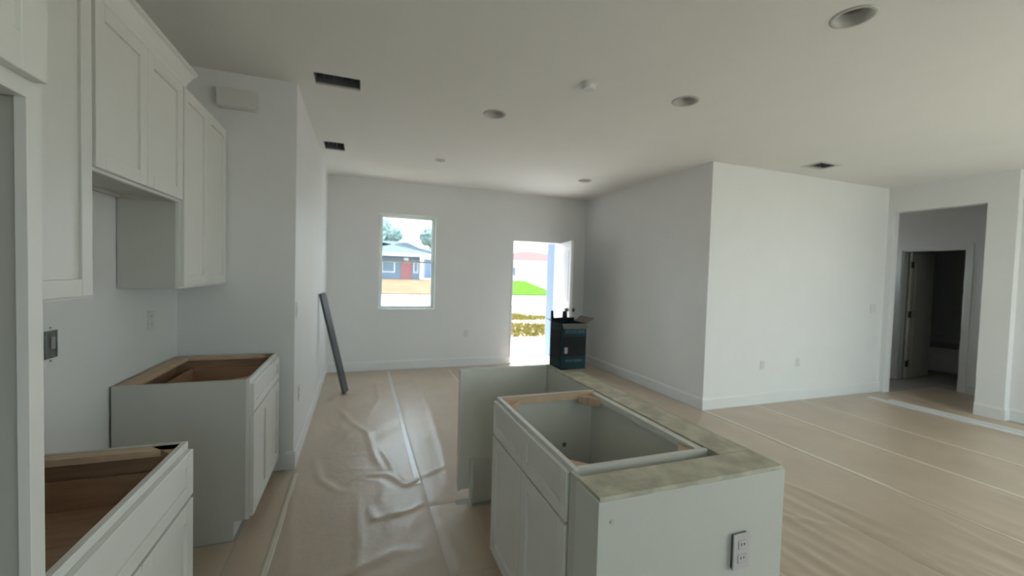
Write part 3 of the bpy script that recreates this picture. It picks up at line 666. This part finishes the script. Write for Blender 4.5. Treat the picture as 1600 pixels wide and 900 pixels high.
# door chime on the kitchen end wall
t = thing('door_chime', 'white rounded door chime box high on the kitchen end wall', 'door chime', (-0.81, YK, 2.625))
bm = bmesh.new(); pts = []; hw, hh, r_ = 0.125, 0.066, 0.03
for cx_, cz_, a0 in ((hw-r_, hh-r_, 0), (-hw+r_, hh-r_, 90), (-hw+r_, -hh+r_, 180), (hw-r_, -hh+r_, 270)):
    for k in range(6): a = math.radians(a0+18*k); pts.append((-0.81+cx_+r_*math.cos(a), 2.625+cz_+r_*math.sin(a)))
prism(bm, pts, 'y', YK-0.045, YK-0.0005)
bmesh.ops.bevel(bm, geom=[e for e in bm.edges if all(v.co.y < YK-0.04 for v in e.verts)], offset=0.008, segments=2, affect='EDGES'); obj('cover', bm, 'plastic_white', t)
boxobj('base', (-0.90, -0.72, YK-0.004, YK-0.0006, 2.585, 2.665), 'plate_grey', t)

# ------------------------------------------------------------------ outside: yard, road, houses, trees
def ground(name, pts, z, material, label, cat, th=0.05):
    bm = bmesh.new(); prism(bm, pts, 'z', z-th, z); o = obj(name, bm, material)
    if label: tag(o, label, cat)
    else: o['kind'] = 'structure'
    return o
def ngrid(name, x0, x1, y0, y1, zf, material, n=40, my=40):
    bm = bmesh.new(); V = [[bm.verts.new((x0+(x1-x0)*i/n, y0+(y1-y0)*j/my, zf(x0+(x1-x0)*i/n, y0+(y1-y0)*j/my))) for i in range(n+1)] for j in range(my+1)]
    for j in range(my):
        for i in range(n): bm.faces.new((V[j][i], V[j][i+1], V[j+1][i+1], V[j+1][i]))
    o = obj(name, bm, material, None, True); o['kind'] = 'structure'; return o
def zg(x, y):
    s = min(1, max(0, (y-29)/8)); return -0.22 + 0.9*s
ngrid('yard_ground', -70, 90, -60, 110, lambda x, y: zg(x, y) - 0.02 + 0.03*math.sin(x*0.9)*math.sin(y*0.7), 'sand', 60, 80)
o = ground('street', [(-70, 20.0), (90, 20.0), (90, 29.0), (-70, 29.0)], -0.14, 'road', None, None)
o = ground('front_walk', [(2.0, 6.6), (3.9, 6.6), (3.9, 9.2), (2.0, 9.2)], -0.02, 'slab', None, None, 0.25)
o = ground('bounce_slab', [(-1.2, -6.0), (8.4, -6.0), (8.4, -1.64), (-1.2, -1.64)], -0.05, 'slab', None, None, 0.2)  # unseen pale slab added behind the house to bounce light onto the ceiling
bm = bmesh.new(); prism(bm, [(9, 29.2), (14.6, 29.2), (14.85, 37), (9, 37)], 'z', 0, 0.05); prism(bm, [(9, 37), (14.85, 37), (14.9, 38.8), (9, 38.8)], 'z', 0, 0.05)
for v in bm.verts: v.co.z += zg(v.co.x, v.co.y)+0.08
lw_ = obj('lawn', bm, 'lawn'); lw_['kind'] = 'stuff'; tag(lw_, 'bright green lawn across the street', 'lawn')
bm = bmesh.new(); prism(bm, [(14.7, 29.2), (24.0, 29.2), (24.0, 37), (14.95, 37)], 'z', 0, 0.05); prism(bm, [(14.95, 37), (24.0, 37), (24.0, 38.9), (15.0, 38.9)], 'z', 0, 0.05)
for v in bm.verts: v.co.z += zg(v.co.x, v.co.y)+0.08
obj('driveway', bm, 'road')['kind'] = 'structure'
bm = bmesh.new(); prism(bm, [(-30, 29.2), (8.8, 29.2), (8.8, 36.7), (-30, 36.7)], 'z', 0, 0.05)
for v in bm.verts: v.co.z += zg(v.co.x, v.co.y)+0.01
for v in bm.verts: v.co.z += 0.06
dg_ = obj('dry_verge', bm, 'dry_grass'); dg_['kind'] = 'stuff'; tag(dg_, 'tan dry grass in front of the blue-grey house', 'grass')
ground('bare_dirt', [(-2, 9.25), (12, 9.25), (12, 19.9), (-2, 19.9)], -0.175, 'dirt', None, None, 0.06)
# weeds in the yard
bm = bmesh.new(); rnd = random.Random(11)
for k in range(9000):
    y = 10.2+6.0*rnd.random(); x = 0.41*y + rnd.uniform(-3.0, 3.0); h = rnd.uniform(0.03, 0.10); a = rnd.random()*6.3; w = 0.035
    if noise.noise((x*0.5, y*0.5, 0)) < -0.1: continue
    z = -0.18
    p = [bm.verts.new((x+w*math.cos(a), y+w*math.sin(a), z)), bm.verts.new((x-w*math.cos(a), y-w*math.sin(a), z)), bm.verts.new((x+0.03*math.sin(a), y, z+h))]
    bm.faces.new(p)
wd = obj('weeds', bm, 'weeds'); wd['kind'] = 'stuff'; tag(wd, 'yellowish weeds scattered over the sandy front yard', 'weeds')
# blue post of the porch by the front door
t = thing('porch_column', 'pale blue porch column outside the open front door', 'column', (3.47, 6.9, -0.2))
boxobj('shaft', (3.24, 3.62, 6.68, 7.06, 0.0, 2.7), 'blue_siding', t, 0.01); boxobj('plinth', (3.21, 3.65, 6.65, 7.09, -0.22, 0.02), 'house_white', t, 0.01)

def house(name, label, x0, x1, y0, y1, zb, eave, ridge, wallm, roofm, oh=0.6):
    t = thing(name, label, 'house', ((x0+x1)/2, (y0+y1)/2, zb))
    boxobj('wall', (x0, x1, y0, y1, zb-0.3, eave), wallm, t)
    bm = bmesh.new(); X0, X1, Y0, Y1 = x0-oh, x1+oh, y0-oh, y1+oh; d = (Y1-Y0)/2
    vs = [bm.verts.new(p) for p in ((X0, Y0, eave+0.25), (X1, Y0, eave+0.25), (X1, Y1, eave+0.25), (X0, Y1, eave+0.25), (X0+d, (Y0+Y1)/2, ridge), (X1-d, (Y0+Y1)/2, ridge))]
    for f in ((0, 1, 5, 4), (1, 2, 5), (2, 3, 4, 5), (3, 0, 4), (3, 2, 1, 0)): bm.faces.new([vs[i] for i in f])
    obj('roof', bm, roofm, t)
    bm = bmesh.new(); box(bm, X0, X1, Y0, Y1, eave, eave+0.25); obj('fascia', bm, 'house_white', t); return t
A = house('neighbour_house', 'blue-grey house with a red door seen through the front window', 0.2, 5.2, 38, 46, 0.68, 2.75, 4.3, 'house_blue', 'roof_blue', 0.9)
bm = bmesh.new(); box(bm, 3.3, 4.2, 37.94, 38.0, 0.68, 2.35); dd = obj('door', bm, 'door_red', A)
boxobj('door_light', (3.55, 3.95, 37.92, 37.94, 2.4, 2.62), 'house_white', A)
for xx in (1.2, 4.85): boxobj('porch_post', (xx, xx+0.3, 36.95, 37.25, 0.4, 2.75), 'house_white', A)
boxobj('porch_slab', (0.2, 5.2, 36.8, 38, 0.3, 0.72), 'road', A)
for a, b in ((1.7, 2.8), (4.4, 4.8)):
    f_ = boxobj('window', (a, b, 37.95, 38.0, 1.3, 2.3), 'house_white', A); boxobj('pane', (a+0.08, b-0.08, 37.93, 37.95, 1.38, 2.22), 'house_blue', f_)
B_ = house('neighbour_house', 'white house with red tile roof and garage across from the front door', 12.0, 24.0, 39, 50, 0.68, 2.55, 4.15, 'house_white', 'roof_red', 0.8)
gd = boxobj('garage_door', (16.6, 21.4, 38.93, 39.0, 0.68, 2.3), 'trim_white', B_)
for k in range(1, 4): boxobj('panel_joint', (16.6, 21.4, 38.915, 38.93, 0.68+k*0.405-0.02, 0.68+k*0.405), 'plate_grey', gd)
f_ = boxobj('window', (13.2, 14.6, 38.95, 39.0, 1.2, 2.2), 'plate_grey', B_); boxobj('pane', (13.3, 14.5, 38.93, 38.95, 1.3, 2.1), 'house_blue', f_)
house('neighbour_house', 'pale blue house standing beside the blue-grey house across the street', 7.2, 10.0, 50, 57, 0.68, 2.9, 4.4, 'blue_siding', 'roof_blue', 0.4)
rnd = random.Random(5)
def tree(x, y, h, r, label):
    t = thing('tree', label, 'tree', (x, y, 0.6), 'trees behind the neighbour houses')
    bm = bmesh.new(); cyl(bm, (x, y, 0.5+h*0.3), 0.22, h*0.62, 'z', 10, 0.12); obj('trunk', bm, 'bark', t)
    bm = bmesh.new()
    for k in range(9):
        c = Vector((x+rnd.uniform(-r, r)*0.7, y+rnd.uniform(-r, r)*0.5, 0.6+h*0.68+rnd.uniform(-0.28, 0.3)*h)); q = r*rnd.uniform(0.4, 0.62)
        rs = bmesh.ops.create_icosphere(bm, subdivisions=3, radius=q)
        for v in rs['verts']:
            n_ = noise.noise(v.co*2.2+c)*0.35+noise.noise(v.co*5+c)*0.25; v.co = v.co*(1+n_)+c
    obj('crown', bm, 'foliage', t)
for x, y, h, r, l in ((-2.0, 54, 6.0, 2.4, 'leafy tree behind the blue-grey house, off the end away from the pale blue house'), (4.0, 66, 6.4, 2.6, 'rounded tree rising behind the roof of the blue-grey house'),
                      (11.0, 66, 8.2, 2.2, 'tall tree rising behind the pale blue house'), (0.8, 78, 9.0, 3.4, 'broad pale tree far behind the blue-grey house')):
    tree(x, y, h, r, l)
